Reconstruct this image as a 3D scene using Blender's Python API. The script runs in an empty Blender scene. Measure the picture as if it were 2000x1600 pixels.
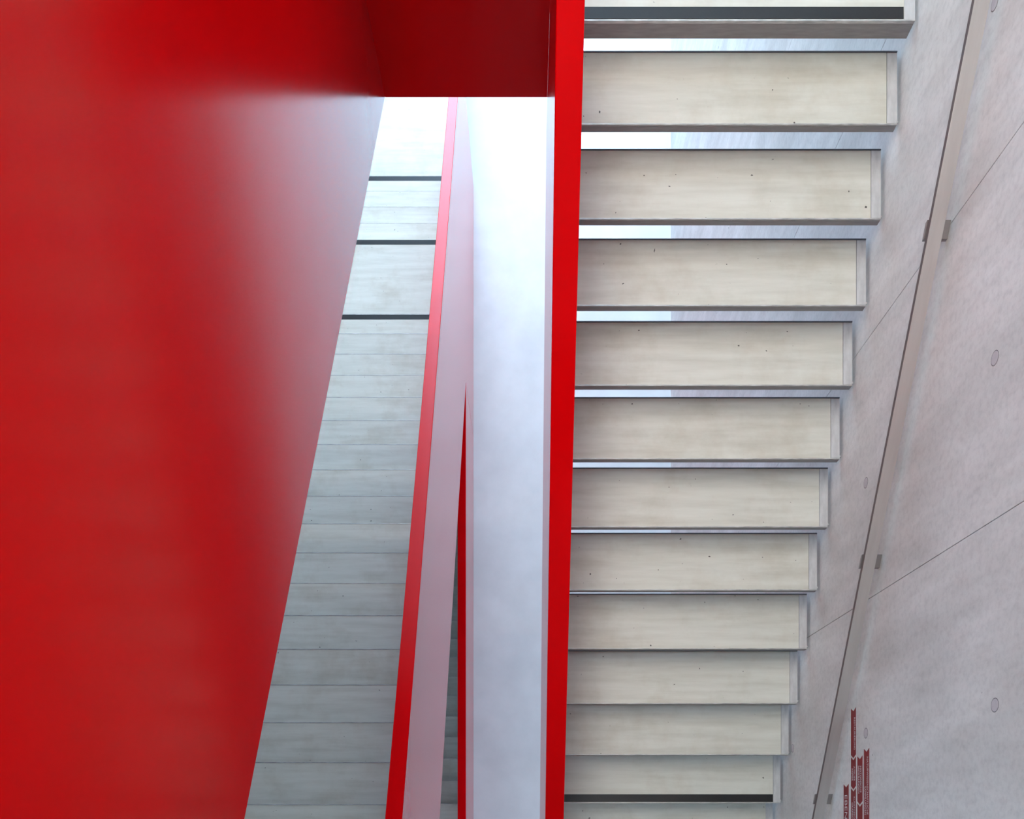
import bpy, bmesh, math, random
from mathutils import Vector, Matrix
random.seed(4)

# ------------------------------------------------------------------ camera, sky, exposure
FPX, PX, PY = 1678.0, 1027.0, 1593.0        # focal length and nadir in 2000x1600 pixels
ZC = 10.6                                   # camera height above the hall floor
scene = bpy.context.scene
C = scene.collection
cam_d = bpy.data.cameras.new('camera')
cam_d.sensor_fit = 'HORIZONTAL'; cam_d.sensor_width = 36.0
cam_d.lens = 36.0 * FPX / 2000.0
cam_d.shift_x = (1000.0 - PX) / 2000.0
cam_d.shift_y = (PY - 800.0) / 2000.0
cam_d.clip_start = 0.01
cam = bpy.data.objects.new('camera', cam_d); C.objects.link(cam)
cam.location = (0, 0, ZC); cam.rotation_euler = (0, 0, 0)
scene.camera = cam
world = bpy.data.worlds.new('sky'); scene.world = world; world.use_nodes = True
bg = world.node_tree.nodes['Background']
bg.inputs['Color'].default_value = (0.485, 0.72, 1.0, 1); bg.inputs['Strength'].default_value = 19.5
scene.view_settings.view_transform = 'Standard'; scene.view_settings.look = 'None'
scene.view_settings.gamma = 1.0; scene.view_settings.use_curve_mapping = False
scene.view_settings.exposure = 0.0
LAMP = 98.0                                 # luminance of the ceiling lamp diffusers
WY = 15.0                                   # plane of the window wall

SKY = (-1.4, 0.0, 8.5, 9.9)                 # rooflight in the ceiling, x and y range
def portal(x0, x1, d0, d1, loc, rx):
    l = bpy.data.lights.new('window_daylight', 'AREA'); l.shape = 'RECTANGLE'
    l.size = x1 - x0; l.size_y = d0 - d1; l.cycles.is_portal = True
    o = bpy.data.objects.new('window_daylight', l); C.objects.link(o)
    o.location = loc; o.rotation_euler = (math.radians(rx), 0, 0)
WTOP = -0.5                                 # head of the hall window
YB = -7.5                                   # back wall
portal(-2.0, 1.5, 10.35, WTOP, (-0.25, WY + 0.12, ZC - (10.35 + WTOP) / 2), -90)      # faces -Y
portal(-0.6, 1.6, 10.35, 6.6, (0.5, YB - 0.12, ZC - 8.475), 90)           # faces +Y
portal(SKY[0], SKY[1], SKY[3], SKY[2], ((SKY[0] + SKY[1]) / 2, (SKY[2] + SKY[3]) / 2, ZC + 5.6), 0)   # faces down

# ------------------------------------------------------------------ helpers
def setp(o, label=None, cat=None, group=None, kind=None):
    if label: o['label'] = label
    if cat: o['category'] = cat
    if group: o['group'] = group
    if kind: o['kind'] = kind
    return o
def adopt(o, parent):
    if parent is not None:
        bpy.context.view_layer.update()
        o.parent = parent; o.matrix_parent_inverse = parent.matrix_world.inverted()
    return o
def link_mesh(name, verts, faces, m, parent=None, loc=(0, 0, 0), bevel=0.0, seg=2):
    me = bpy.data.meshes.new(name)
    bm = bmesh.new()
    vs = [bm.verts.new(v) for v in verts]
    for f in faces: bm.faces.new([vs[i] for i in f])
    bmesh.ops.recalc_face_normals(bm, faces=bm.faces)
    if bevel > 0:
        es = [e for e in bm.edges if len(e.link_faces) == 2 and e.calc_face_angle(0) > 0.3]
        bmesh.ops.bevel(bm, geom=es, offset=bevel, segments=seg, affect='EDGES', profile=0.5)
    bm.to_mesh(me); bm.free()
    me.materials.append(m)
    o = bpy.data.objects.new(name, me); C.objects.link(o); o.location = loc
    return adopt(o, parent)
def prism(name, outline, axis, a, b, m, parent=None, bevel=0.0, base=None):
    """outline: list of 2D points; axis 'x' -> (y,z) outline, 'z' -> (x,y) outline; object origin at base"""
    n = len(outline)
    def mk(p, t): return (t, p[0], p[1]) if axis == 'x' else (p[0], p[1], t) if axis == 'z' else (p[0], t, p[1])
    V = [mk(p, a) for p in outline] + [mk(p, b) for p in outline]
    if base is None:
        base = tuple((min(v[i] for v in V) + max(v[i] for v in V)) / 2 for i in range(2)) + (min(v[2] for v in V),)
    V = [tuple(v[i] - base[i] for i in range(3)) for v in V]
    F = [tuple(range(n)), tuple(range(n, 2 * n))] + [(i, (i + 1) % n, n + (i + 1) % n, n + i) for i in range(n)]
    return link_mesh(name, V, F, m, parent, base, bevel)
def box(name, x0, x1, y0, y1, z0, z1, m, parent=None, bevel=0.0):
    return prism(name, [(x0, y0), (x1, y0), (x1, y1), (x0, y1)], 'z', z0, z1, m, parent, bevel)
def empty(name, loc):
    o = bpy.data.objects.new(name, None); C.objects.link(o); o.location = loc; o.empty_display_size = 0.2
    bpy.context.view_layer.update()
    return o
def Z(d): return ZC - d

# ------------------------------------------------------------------ materials
def mat(name, rough=0.5, metal=0.0):
    m = bpy.data.materials.new(name); m.use_nodes = True
    nt = m.node_tree; b = nt.nodes['Principled BSDF']
    b.inputs['Roughness'].default_value = rough; b.inputs['Metallic'].default_value = metal
    return m, nt, b
def nd(nt, t, **kw):
    n = nt.nodes.new(t)
    for k, v in kw.items():
        if k in n.inputs: n.inputs[k].default_value = v
        else: setattr(n, k, v)
    return n
def coords(nt, scale=(1, 1, 1), rand=False):
    tc = nd(nt, 'ShaderNodeTexCoord'); mp = nd(nt, 'ShaderNodeMapping')
    mp.inputs['Scale'].default_value = scale
    nt.links.new(tc.outputs['Object'], mp.inputs['Vector'])
    if rand:
        oi = nd(nt, 'ShaderNodeObjectInfo'); mu = nd(nt, 'ShaderNodeMath', operation='MULTIPLY'); mu.inputs[1].default_value = 37.0
        nt.links.new(oi.outputs['Random'], mu.inputs[0])
        cb = nd(nt, 'ShaderNodeCombineXYZ')
        for i in range(3): nt.links.new(mu.outputs[0], cb.inputs[i])
        nt.links.new(cb.outputs[0], mp.inputs['Location'])
    return mp.outputs['Vector']
def wcoords(nt, scale):
    g = nd(nt, 'ShaderNodeNewGeometry'); mp = nd(nt, 'ShaderNodeMapping')
    mp.inputs['Scale'].default_value = scale
    nt.links.new(g.outputs['Position'], mp.inputs['Vector']); return mp.outputs['Vector']
def noise(nt, vec, scale, detail=4, rough=0.55):
    n = nd(nt, 'ShaderNodeTexNoise'); n.inputs['Scale'].default_value = scale
    n.inputs['Detail'].default_value = detail; n.inputs['Roughness'].default_value = rough
    nt.links.new(vec, n.inputs['Vector']); return n.outputs['Fac']
def ramp(nt, fac, stops):
    r = nd(nt, 'ShaderNodeValToRGB'); el = r.color_ramp.elements
    while len(el) < len(stops): el.new(0.5)
    for e, (p, c) in zip(el, stops): e.position = p; e.color = (c[0], c[1], c[2], 1)
    nt.links.new(fac, r.inputs[0]); return r.outputs[0]
def mult(nt, a, b, fac=1.0):
    mx = nd(nt, 'ShaderNodeMix', data_type='RGBA', blend_type='MULTIPLY'); mx.inputs[0].default_value = fac
    nt.links.new(a, mx.inputs[6]); nt.links.new(b, mx.inputs[7]); return mx.outputs[2]
def bump(nt, b, h, strength, dist=0.002):
    bp = nd(nt, 'ShaderNodeBump'); bp.inputs['Strength'].default_value = strength; bp.inputs['Distance'].default_value = dist
    nt.links.new(h, bp.inputs['Height']); nt.links.new(bp.outputs[0], b.inputs['Normal'])

def red_lacquer():
    m, nt, b = mat('red lacquered steel', 0.2)
    v = coords(nt)
    c = ramp(nt, noise(nt, v, 2.0, 5), [(0.3, (0.62, 0.0005, 0.002)), (0.7, (0.68, 0.001, 0.003))])
    nt.links.new(c, b.inputs['Base Color'])
    b.inputs['IOR'].default_value = 1.09
    b.inputs['Coat Weight'].default_value = 1.0; b.inputs['Coat IOR'].default_value = 1.09; b.inputs['Coat Roughness'].default_value = 0.17
    bump(nt, b, noise(nt, v, 260.0, 2), 0.06, 0.001)
    return m
def tread_coat(name, tone=1.0):
    m, nt, b = mat(name, 0.42)
    v = coords(nt, (1, 1, 1), True); vs = coords(nt, (0.9, 9, 1), True)
    t = tone
    c1 = ramp(nt, noise(nt, vs, 2.2, 6, 0.6), [(0.30, (0.60*t, 0.59*t, 0.505*t)), (0.55, (0.69*t, 0.685*t, 0.60*t)), (0.75, (0.74*t, 0.74*t, 0.66*t))])
    c2 = ramp(nt, noise(nt, v, 3.0, 6, 0.65), [(0.30, (0.87, 0.84, 0.80)), (0.52, (1, 1, 1))])
    c3 = ramp(nt, noise(nt, v, 42.0, 2, 0.4), [(0.215, (0.12, 0.11, 0.10)), (0.235, (1, 1, 1))])
    nt.links.new(mult(nt, mult(nt, c1, c2), c3), b.inputs['Base Color'])
    bump(nt, b, noise(nt, v, 90.0, 3), 0.12, 0.001)
    return m
def concrete(name, a, bcol, stain):
    m, nt, b = mat(name, 0.62)
    v = wcoords(nt, (1, 1, 1)); vv = wcoords(nt, (1, 3.2, 0.9))
    c1 = ramp(nt, noise(nt, vv, 1.6, 8, 0.62), [(0.28, a), (0.72, bcol)])
    c2 = ramp(nt, noise(nt, v, 0.9, 4), [(0.35, stain), (0.6, (1, 1, 1))])
    c3 = ramp(nt, noise(nt, v, 34.0, 5, 0.7), [(0.30, (0.86, 0.86, 0.86)), (0.55, (1, 1, 1))])
    c4 = ramp(nt, noise(nt, v, 26.0, 1, 0.3), [(0.155, (0.35, 0.34, 0.33)), (0.175, (1, 1, 1))])
    nt.links.new(mult(nt, mult(nt, mult(nt, c1, c2), c3), c4), b.inputs['Base Color'])
    bump(nt, b, noise(nt, v, 55.0, 6, 0.7), 0.15, 0.003)
    return m
def plain(name, col, rough=0.5, metal=0.0, nscale=30.0, var=0.12, stretch=(1, 1, 1)):
    m, nt, b = mat(name, rough, metal)
    v = coords(nt, stretch)
    lo = tuple(c * (1 - var) for c in col)
    nt.links.new(ramp(nt, noise(nt, v, nscale, 4), [(0.3, lo), (0.7, col)]), b.inputs['Base Color'])
    return m
def emit(name, col, s):
    m = bpy.data.materials.new(name); m.use_nodes = True; nt = m.node_tree
    e = nd(nt, 'ShaderNodeEmission'); e.inputs[0].default_value = (*col, 1); e.inputs[1].default_value = s
    nt.links.new(e.outputs[0], nt.nodes['Material Output'].inputs[0]); return m

RED = red_lacquer()
COAT = tread_coat('beige resin tread coating')
STEEL = plain('grey painted steel edge', (0.30, 0.29, 0.28), 0.45, 0.0, 12, 0.25, (1, 6, 6))
PLATE = plain('light grey end plate', (0.62, 0.62, 0.61), 0.33, 0.0, 14, 0.22, (3, 1, 1))
LIP = plain('worn bare steel edge', (0.66, 0.66, 0.64), 0.35, 0.4, 20, 0.5, (1, 8, 8))
DARKLIP = plain('dark blue grey back edge', (0.10, 0.11, 0.13), 0.5)
STRIP = plain('black nosing strip', (0.012, 0.012, 0.013), 0.30, 0.0, 60, 0.3)
BOLT = plain('bolt steel', (0.55, 0.55, 0.54), 0.3, 0.8)
CONC = concrete('fair faced concrete', (0.64, 0.63, 0.60), (0.87, 0.865, 0.835), (0.86, 0.85, 0.84))
PLUG = concrete('concrete plug', (0.55, 0.515, 0.525), (0.64, 0.60, 0.615), (0.92, 0.9, 0.9))
JOINT = plain('dark joint', (0.20, 0.19, 0.19), 0.8)
PLASTER = plain('white plaster', (0.78, 0.78, 0.77), 0.7, 0.0, 3, 0.05)
FLOORM = plain('pale grey screed', (0.73, 0.735, 0.72), 0.4, 0.0, 2.5, 0.12)
RAILM = plain('brushed stainless steel', (0.66, 0.63, 0.595), 0.33, 0.75, 5, 0.10, (6, 0.6, 1))
RAILD = plain('rail side with painted shade', (0.13, 0.095, 0.095), 0.45, 0.3)  # dark tone of the rail's side, shade put into the colour
nt = RAILM.node_tree; bump(nt, nt.nodes['Principled BSDF'], noise(nt, coords(nt, (900, 3, 3)), 1.0, 2), 0.5, 0.0006)
BRACK = plain('steel bracket', (0.34, 0.31, 0.30), 0.4, 0.5)
SIGNR = plain('dark red sign film', (0.25, 0.004, 0.010), 0.5, 0, 20, 0.1)
WHITE = plain('white lettering', (0.85, 0.82, 0.82), 0.5, 0, 20, 0.03)
HOUSE = plain('white lamp housing', (0.75, 0.75, 0.75), 0.5)
GLOW = emit('lamp diffuser', (1.0, 0.95, 0.87), LAMP)
WALLFILL = emit('added wall fill light', (1.0, 0.95, 0.87), LAMP * 0.16)  # added panel that brightens the concrete wall and spares the big red face
FRAME = plain('grey window frame', (0.35, 0.36, 0.37), 0.4)

# ------------------------------------------------------------------ the setting
XW, XL = 1.615, -2.20                      # right wall, left wall
ZT = ZC + 5.5                              # ceiling
ZBAS = ZC - 14.0                           # basement floor
def structure(o): return setp(o, kind='structure')

fl = structure(box('floor', -0.735, 1.79, YB, WY, -0.25, 0.0, FLOORM)); setp(fl, 'pale grey floor far below at the bottom of the stairwell')
structure(box('floor_basement', XL, -0.735, YB, WY, ZBAS - 0.2, ZBAS, FLOORM))
ce = structure(box('ceiling', XL, 1.99, YB, SKY[2], ZT, ZT + 0.2, PLASTER))
box('ceiling_strip', XL, 1.99, SKY[3], WY, ZT, ZT + 0.2, PLASTER, ce)
box('ceiling_strip', XL, SKY[0], SKY[2], SKY[3], ZT, ZT + 0.2, PLASTER, ce)
box('ceiling_strip', SKY[1], 1.99, SKY[2], SKY[3], ZT, ZT + 0.2, PLASTER, ce)
structure(box('wall_left', XL - 0.2, XL, YB, WY, ZBAS, ZT, PLASTER))
BACK = plain('dark grey back wall', (0.30, 0.29, 0.29), 0.6)
wb = structure(box('wall_back', XL, 1.99, YB - 0.2, YB, Z(6.6), ZT, BACK))
box('wall_base', XL, 1.99, YB - 0.2, YB, ZBAS, Z(10.35), BACK, wb)
box('wall_pier', XL, -0.6, YB - 0.2, YB, Z(10.35), Z(6.6), BACK, wb)
box('wall_pier', 1.6, 1.99, YB - 0.2, YB, Z(10.35), Z(6.6), BACK, wb)
w = structure(empty('window_3', (0.5, YB - 0.06, Z(10.35))))
for x in (-0.6, 0.48, 1.56): box('mullion', x, x + 0.04, YB - 0.09, YB - 0.04, Z(10.35), Z(6.6), FRAME, w)
structure(box('wall_lower_right', 1.79, 1.99, YB, WY, -0.25, Z(5.80), CONC))
structure(box('wall_basement_right', -0.735, -0.55, YB, WY, ZBAS, -0.25, PLASTER))
# right wall: a core carrying single cast panels with recessed joints
wr = structure(box('wall_right', XW + 0.012, XW + 0.375, YB, WY, Z(5.80), ZT, JOINT))
setp(wr, 'mauve grey fair faced concrete wall with vertical joints and round plugs')
yj = [1.02 + 1.23 * i for i in range(-8, 13)]
dj = [5.80, 2.39, -1.0, -5.5]
for i in range(len(yj) - 1):
    for j in range(3):
        y0, y1 = max(yj[i] + 0.0015, YB), min(yj[i + 1] - 0.0015, WY)
        if y1 <= y0: continue
        z0, z1 = Z(dj[j]) + (0 if j == 0 else 0.003), Z(dj[j + 1]) - 0.003
        box('concrete_panel', XW, XW + 0.012, y0, y1, z0, z1, CONC, wr, 0.0012)
# round tie hole plugs: a flat dark ring paints the groove's shade around each plug
def plug(y, d, r=0.0245):
    n = 28
    cs = [(math.cos(2 * math.pi * i / n), math.sin(2 * math.pi * i / n)) for i in range(n)]
    V = [(-0.0010, r * 0.9 * c, r * 0.9 * q) for c, q in cs] + [(0.0, r * 0.93 * c, r * 0.93 * q) for c, q in cs]
    F = [tuple(range(n))] + [(i, (i + 1) % n, n + (i + 1) % n, n + i) for i in range(n)]
    p = link_mesh('tie_hole_plug', V, F, PLUG, wr, (XW, y, Z(d)))
    V = [(-0.0004, r * k * c, r * k * q) for k in (0.91, 1.03) for c, q in cs]
    link_mesh('plug_ring_shade', V, [(i, (i + 1) % n, n + (i + 1) % n, n + i) for i in range(n)], JOINT, p, (XW, y, Z(d)))
for y, d in [(1.575, 2.958), (0.380, 2.958), (1.580, 4.08), (0.391, 4.08), (0.406, 5.20), (2.80, 2.958)]: plug(y, d)

# window wall towards the hall, and a rooflight above the stairs
ww = structure(box('wall_front', XL, 1.99, WY, WY + 0.2, Z(WTOP), ZT, PLASTER))
box('wall_base', XL, 1.99, WY, WY + 0.2, ZBAS, Z(10.35), PLASTER, ww)
box('wall_pier', XL, -2.0, WY, WY + 0.2, Z(10.35), Z(WTOP), PLASTER, ww)
box('wall_pier', 1.5, 1.99, WY, WY + 0.2, Z(10.35), Z(WTOP), PLASTER, ww)
w = structure(empty('window_1', (-0.25, WY + 0.06, Z(10.35))))
for x in (-2.0, -0.85, 0.3, 1.46): box('mullion', x, x + 0.04, WY + 0.04, WY + 0.09, Z(10.35), Z(WTOP), FRAME, w)
for z in (Z(10.35), Z(7.2), Z(4.0), Z(WTOP) - 0.04): box('transom', -1.96, 1.46, WY + 0.045, WY + 0.085, z, z + 0.04, FRAME, w)
w = structure(empty('window_2', (0, 8.2, ZT + 0.1)))
for x in (SKY[0], -0.72, SKY[1] - 0.04): box('glazing_bar', x, x + 0.04, SKY[2], SKY[3], ZT + 0.02, ZT + 0.08, FRAME, w)

# ------------------------------------------------------------------ stairs
RUN, RISE, OVL, TH = 0.290, 0.170, 0.026, 0.041
W = 1.41
def make_tread(parent, name='tread'):
    """local: x along the step from the parapet, y back from the nosing, z=0 walking level"""
    t = link_mesh(name, *bxv(0, W, 0, RUN + OVL, -TH, -0.004), STEEL, None, (0, 0, 0), 0.0012)
    def sub(nm, x0, x1, y0, y1, z0, z1, m, bev=0.0):
        o = link_mesh(nm, *bxv(x0, x1, y0, y1, z0, z1), m, None, (0, 0, 0), bev)
        o.parent = t; return o
    sub('tread_surface', 0, W - 0.046, 0.006, RUN + OVL - 0.006, -0.004, 0.0, COAT)
    sub('end_plate', W - 0.044, W, 0.006, RUN + OVL - 0.006, -0.004, 0.0008, PLATE, 0.0008)
    sub('front_lip', 0, W, 0.0, 0.0055, -0.010, 0.0012, LIP, 0.0008)
    sub('back_lip', 0, W, RUN + OVL - 0.0055, RUN + OVL, -0.012, 0.003, DARKLIP)
    sub('bolt', W, W + 0.008, 0.012, 0.022, -0.014, -0.005, BOLT, 0.001)
    return t
def bxv(x0, x1, y0, y1, z0, z1):
    V = [(x, y, z) for z in (z0, z1) for y in (y0, y1) for x in (x0, x1)]
    return V, [(0, 1, 3, 2), (4, 5, 7, 6), (0, 1, 5, 4), (2, 3, 7, 6), (0, 2, 6, 4), (1, 3, 7, 5)]
proto = None
def flight(name, n, origin, turned, label, strips):
    """origin: nosing corner of the first tread at the parapet; climbs along +y, or -y when turned"""
    global proto
    root = empty(name, origin); setp(root, label, 'staircase')
    root.rotation_euler = (0, 0, math.pi if turned else 0)
    for i in range(n):
        if proto is None: proto = make_tread(root); t = proto; t.parent = root
        else:
            t = proto.copy(); C.objects.link(t); t.parent = root
            for ch in [c for c in proto.children if c.name.startswith(('tread_surface', 'end_plate', 'front_lip', 'back_lip', 'bolt'))]:
                c = ch.copy(); C.objects.link(c); c.parent = t
        t.location = (0, i * RUN, i * RISE)
        if i in strips:
            s = link_mesh('nosing_strip', *bxv(0, W - 0.047, 0.0075, 0.056, -0.001, 0.0012), STRIP)
            s.parent = t
            s['label'] = 'black anti-slip nosing strip'
    return root
XR = 0.192                                   # where the right treads meet their parapet
Y0, D0 = 3.267, 3.532                        # nosing of the half landing at the top of the right flight
W = 1.600 - XR
flight('stair_flight', 11, (XR, Y0 - 11 * RUN, Z(D0 + 11 * RISE)), False,
       'open riser stair of beige treads along the grey concrete wall', (0,))
proto = None
XLP = -0.7352
W = 1.455
YL, DL = 4.714, 8.401
flight('stair_flight', 18, (XLP, YL + RUN, Z(DL + RISE)), True,
       'long lower stair seen between the big red wall and the narrow red parapet', (0,))
flight('stair_flight', 4, (XLP, 7.017, Z(9.421)), True,
       'short stair of four pale treads at the far top below the landing', (0,))
flight('stair_flight', 17, (XLP, 2.757 + 7 * RUN, Z(12.14 + 7 * RISE)), True,
       'dark lowest stair glimpsed in the narrow slit between two red parapets', ())
top = flight('stair_flight', 12, (XLP, 3.188, Z(3.36)), True,
       'topmost stair hidden behind the big red wall on the left', (0,))

prism('added_light_block', [(3.2, Z(3.58)), (-.25, Z(1.53)), (-.25, Z(1.57)), (3.2, Z(3.62))], 'x', XLP - 1.455, XLP, STEEL, top)  # unseen sloped slab, added to keep light off the long lower stair
# landings
def landing(outline, d, th, label):
    o = prism('stair_landing', outline, 'z', Z(d) - th, Z(d) - 0.0005, COAT, None, 0.001)
    return setp(o, label, 'landing')
def detail(o, nm, x0, x1, y0, y1, z0, z1, m): return box(nm, x0, x1, y0, y1, z0, z1, m, o)
R = 1.600
zl = Z(D0)
L1 = landing([(XL + 0.03, Y0 + .1), (XR, Y0 + .1), (XR, Y0 + .006), (R - .044, Y0 + .006), (R - .044, 4.5), (XL + 0.03, 4.5)], D0, 0.075, 'upper landing edge at the top right above the first open riser')
detail(L1, 'front_lip', XR, R, Y0, Y0 + 0.006, zl - 0.012, zl + 0.0008, LIP)
detail(L1, 'front_plate', XR, R, Y0 + 0.0005, Y0 + 0.006, zl - 0.081, zl - 0.012, STEEL)
detail(L1, 'end_plate', R - 0.044, R, Y0 + 0.006, 4.5, zl - 0.05, zl + 0.0008, PLATE)
detail(L1, 'nosing_strip', XR, R - 0.047, Y0 + 0.0085, Y0 + 0.057, zl - 0.001, zl + 0.0012, STRIP)
zm = Z(D0 + 12 * RISE)
L2 = landing([(XL + .03, -2.18), (R - .044, -2.18), (R - .044, .097), (XR, .097), (XR, -.216), (XL + .03, -.216)], D0 + 12 * RISE, 0.09, 'half landing at the foot of the right stair, at the bottom edge')
detail(L2, 'end_plate', R - 0.044, R, -2.18, 0.097, zm - 0.05, zm + 0.0008, PLATE)
detail(L2, 'back_lip', XR, R, 0.097, 0.103, zm - 0.02, zm + 0.003, DARKLIP)
zk = Z(8.741)
L3 = landing([(XL + .03, YL + RUN + .02), (XLP, YL + RUN + .02), (XLP, 5.865), (XL + .03, 5.865)], 8.741, 0.09, 'pale intermediate landing between the short and the long lower stair')
L3 = setp(L3)
detail(L3, 'nosing_strip', XL + .03, XLP, 5.865 - 0.056, 5.865 - 0.008, zk - 0.001, zk + 0.0012, STRIP)
L4 = landing([(XL + .03, 6.76), (XLP, 6.76), (XLP, WY - .02), (XL + .03, WY - .02)], 9.591, 0.09, 'pale lowest landing just under the dark red beam')
L5 = landing([(XL + .03, -2.18), (R, -2.18), (R, -.16), (XR, -.16), (XR, -.34), (XL + .03, -.34)], 1.32, 0.2, 'upper floor landing behind the viewpoint')

# ------------------------------------------------------------------ red parapets
def parapet(outline, x0, x1, label, bev=0.004):
    o = prism('parapet', [(y, Z(d)) for y, d in outline], 'x', x0, x1, RED, None, bev)
    return setp(o, label, 'parapet')
parapet([(-.12, 4.295 + .586 * .12), (Y0, 2.381), (Y0, 4.10), (-.12, 6.05)], 0.0975, 0.190,
        'bright red sloping parapet top beside the open riser stair, centre of the picture')
parapet([(-.15, 4.41), (7.757, 8.66), (7.757, 10.6), (4.66, 10.6), (4.66, 9.25), (-.15, 6.35)], -0.735, -0.645,
        'narrow red parapet with lilac sheen sloping beside the long lower stair')
parapet([(-5.5, 9.25), (4.659, 9.25), (4.659, 10.6), (-5.5, 10.6)], -0.735, -0.645,
        'low red guard wall on the floor, thin red strip beside the dark slit')
parapet([(Y0 + .09, 0.36 + .595 * Y0), (Y0 + .09, 1.963 + .595 * Y0), (Y0, 1.963 + .595 * Y0), (-.29, 1.963 - .595 * .29), (-.29, 0.36 - .595 * .29), (Y0, 0.36 + .595 * Y0)], -0.732, -0.640,
        'huge glossy red stair parapet filling the left of the picture')
o = prism('parapet', [(-0.640, Z(3.907)), (0.0975, Z(3.907)), (0.0975, Z(2.38)), (-0.640, Z(2.38))], 'y', Y0, Y0 + 0.09, RED)
setp(o, 'dark red beam-like landing parapet across the top of the well', 'parapet')
o = prism('parapet', [(-0.640, Z(1.52)), (1.6, Z(1.52)), (1.6, Z(0.26)), (-0.640, Z(0.26))], 'y', -.14, -.05, RED, None, 0.004)
setp(o, 'red upper floor parapet at the viewpoint', 'parapet')

o = prism('parapet', [(-0.645, Z(6.35)), (0.097, Z(6.35)), (0.097, Z(4.42)), (-0.645, Z(4.42))], 'y', -.208, -.122, RED)
setp(o, 'red parapet closing the half landing below the viewpoint', 'parapet')

# ------------------------------------------------------------------ handrail on the concrete wall
def drail(y): return 4.545 - 0.586 * y
hr = empty('handrail', (1.55, -0.2, Z(drail(-0.2)))); setp(hr, 'brushed steel flat handrail running down the concrete wall', 'handrail')
ya, yb = -0.5, 3.6
prism('rail', [(ya, Z(drail(ya))), (yb, Z(drail(yb))), (yb, Z(drail(yb) + .004)), (ya, Z(drail(ya) + .004))], 'x', 1.526, 1.579, RAILM, hr, 0.0006)
prism('rail_side_shade', [(ya, Z(drail(ya) + .004)), (yb, Z(drail(yb) + .004)), (yb, Z(drail(yb) + .030)), (ya, Z(drail(ya) + .030))], 'x', 1.5265, 1.5785, RAILD, hr)  # side of the bar, its dark reflection painted in
for ypx in (434, 1091, 1561):
    t = (PY - ypx) / FPX; d = 4.545 / (1 + 0.586 * t); y = t * d
    s = 0.026
    def slab(nm, xa, xb, a, b, h): prism(nm, [(y - h, Z(drail(y - h) + a)), (y + h, Z(drail(y + h) + a)), (y + h, Z(drail(y + h) + b)), (y - h, Z(drail(y - h) + b))], 'x', xa, xb, BRACK, hr, 0.001)
    slab('spacer', 1.54, 1.566, .030, .040, 0.018)
    slab('bracket', 1.524, XW, .040, .056, s)

# ------------------------------------------------------------------ sign on the concrete wall
sg = empty('wall_sign', (XW, 0.1, Z(4.2))); setp(sg, 'dark red arrow ribbons with white lettering on the concrete wall', 'sign')
def lettering(txt, arrow, y_start, length, zmid, height):
    cu = bpy.data.curves.new('lettering', 'FONT'); cu.body = txt; cu.size = 1.0
    tmp = bpy.data.objects.new('lettering', cu); C.objects.link(tmp)
    bpy.context.view_layer.update()
    dg = bpy.context.evaluated_depsgraph_get()
    me = bpy.data.meshes.new_from_object(tmp.evaluated_get(dg))
    bpy.data.objects.remove(tmp)
    xs = [v.co.x for v in me.vertices]; ys = [v.co.y for v in me.vertices]
    sx = length / (max(xs) - min(xs)); sy = height / (max(ys) - min(ys)); xa, ym = min(xs), (max(ys) + min(ys)) / 2
    for v in me.vertices: v.co = Vector((0, -(v.co.x - xa) * sx, (v.co.y - ym) * sy))
    me.materials.clear(); me.materials.append(WHITE); me.name = 'lettering'
    o = bpy.data.objects.new('lettering', me); C.objects.link(o); o.location = (XW - 0.0016, y_start, zmid)
    o['label'] = 'white capital lettering'
    return adopt(o, arrow)
def arrow(ya, yb, d_top, h=0.0615, lines=()):
    zt, zb = Z(d_top), Z(d_top + h); zm = (zt + zb) / 2; n = 0.016
    a = prism('arrow_ribbon', [(ya, zt), (ya - n, zm), (ya, zb), (yb, zb), (yb - n, zm), (yb, zt)], 'x', XW - 0.0012, XW, SIGNR, sg)
    for txt, y0, ln, off, hh in lines: lettering(txt, a, y0, ln, zm + off, hh)
    return a
arrow(.157, -.30, 4.297, 0.066, [('EBENE', .103, .150, 0.0, .034)])
arrow(.529, .299, 4.203, lines=[('RESTAURIERUNG', .481, .158, .017, .0165)])
arrow(.287, .145, 4.203, lines=[('ATELIER', .243, .075, .013, .0165), ('PAPIER', .231, .061, -.012, .0165)])
arrow(.133, -.30, 4.203, lines=[('KUNSTGESCHICHTE', .092, .170, .013, .0165), ('GRAFISCHE', .064, .105, -.012, .0165)])
arrow(.287, .069, 4.121, lines=[('HISTORISCHE', .238, .128, .013, .0165), ('SAMMLUNGEN', .241, .134, -.012, .0165)])
arrow(.057, -.30, 4.121)
arrow(.317, -.30, 4.040, lines=[('NATURWISSENSCHAFTLICHE', .277, .274, .013, .0165), ('SAMMLUNGEN', .138, .135, -.012, .0165)])

# ------------------------------------------------------------------ ceiling lamps across the stairwell, the first an added fill panel
for i, (y, hw, xa, xb) in enumerate(((-0.3, 0.5, -2.0, -0.7), (2.2, 0.1, -2.1, -0.3), (4.0, 0.1, -2.1, -0.3), (5.7, 0.1, -2.1, -0.3), (7.4, 0.1, -2.1, -0.3))):
    r = empty('ceiling_lamp', (-0.2, y, ZT))
    setp(r, ('wide unseen light panel added to brighten the concrete wall', 'slim ceiling lamp nearest to the viewpoint', 'slim ceiling lamp second from the viewpoint', 'slim ceiling lamp third from the viewpoint', 'slim ceiling lamp nearest to the rooflight')[i], 'lamp', 'lamps on the ceiling')
    box('housing', xa, xb, y - hw, y + hw, ZT - 0.06, ZT, HOUSE, r)
    box('diffuser', xa + .02, xb - .02, y - hw + .015, y + hw - .015, ZT - 0.068, ZT - 0.06, WALLFILL if i == 0 else GLOW, r)
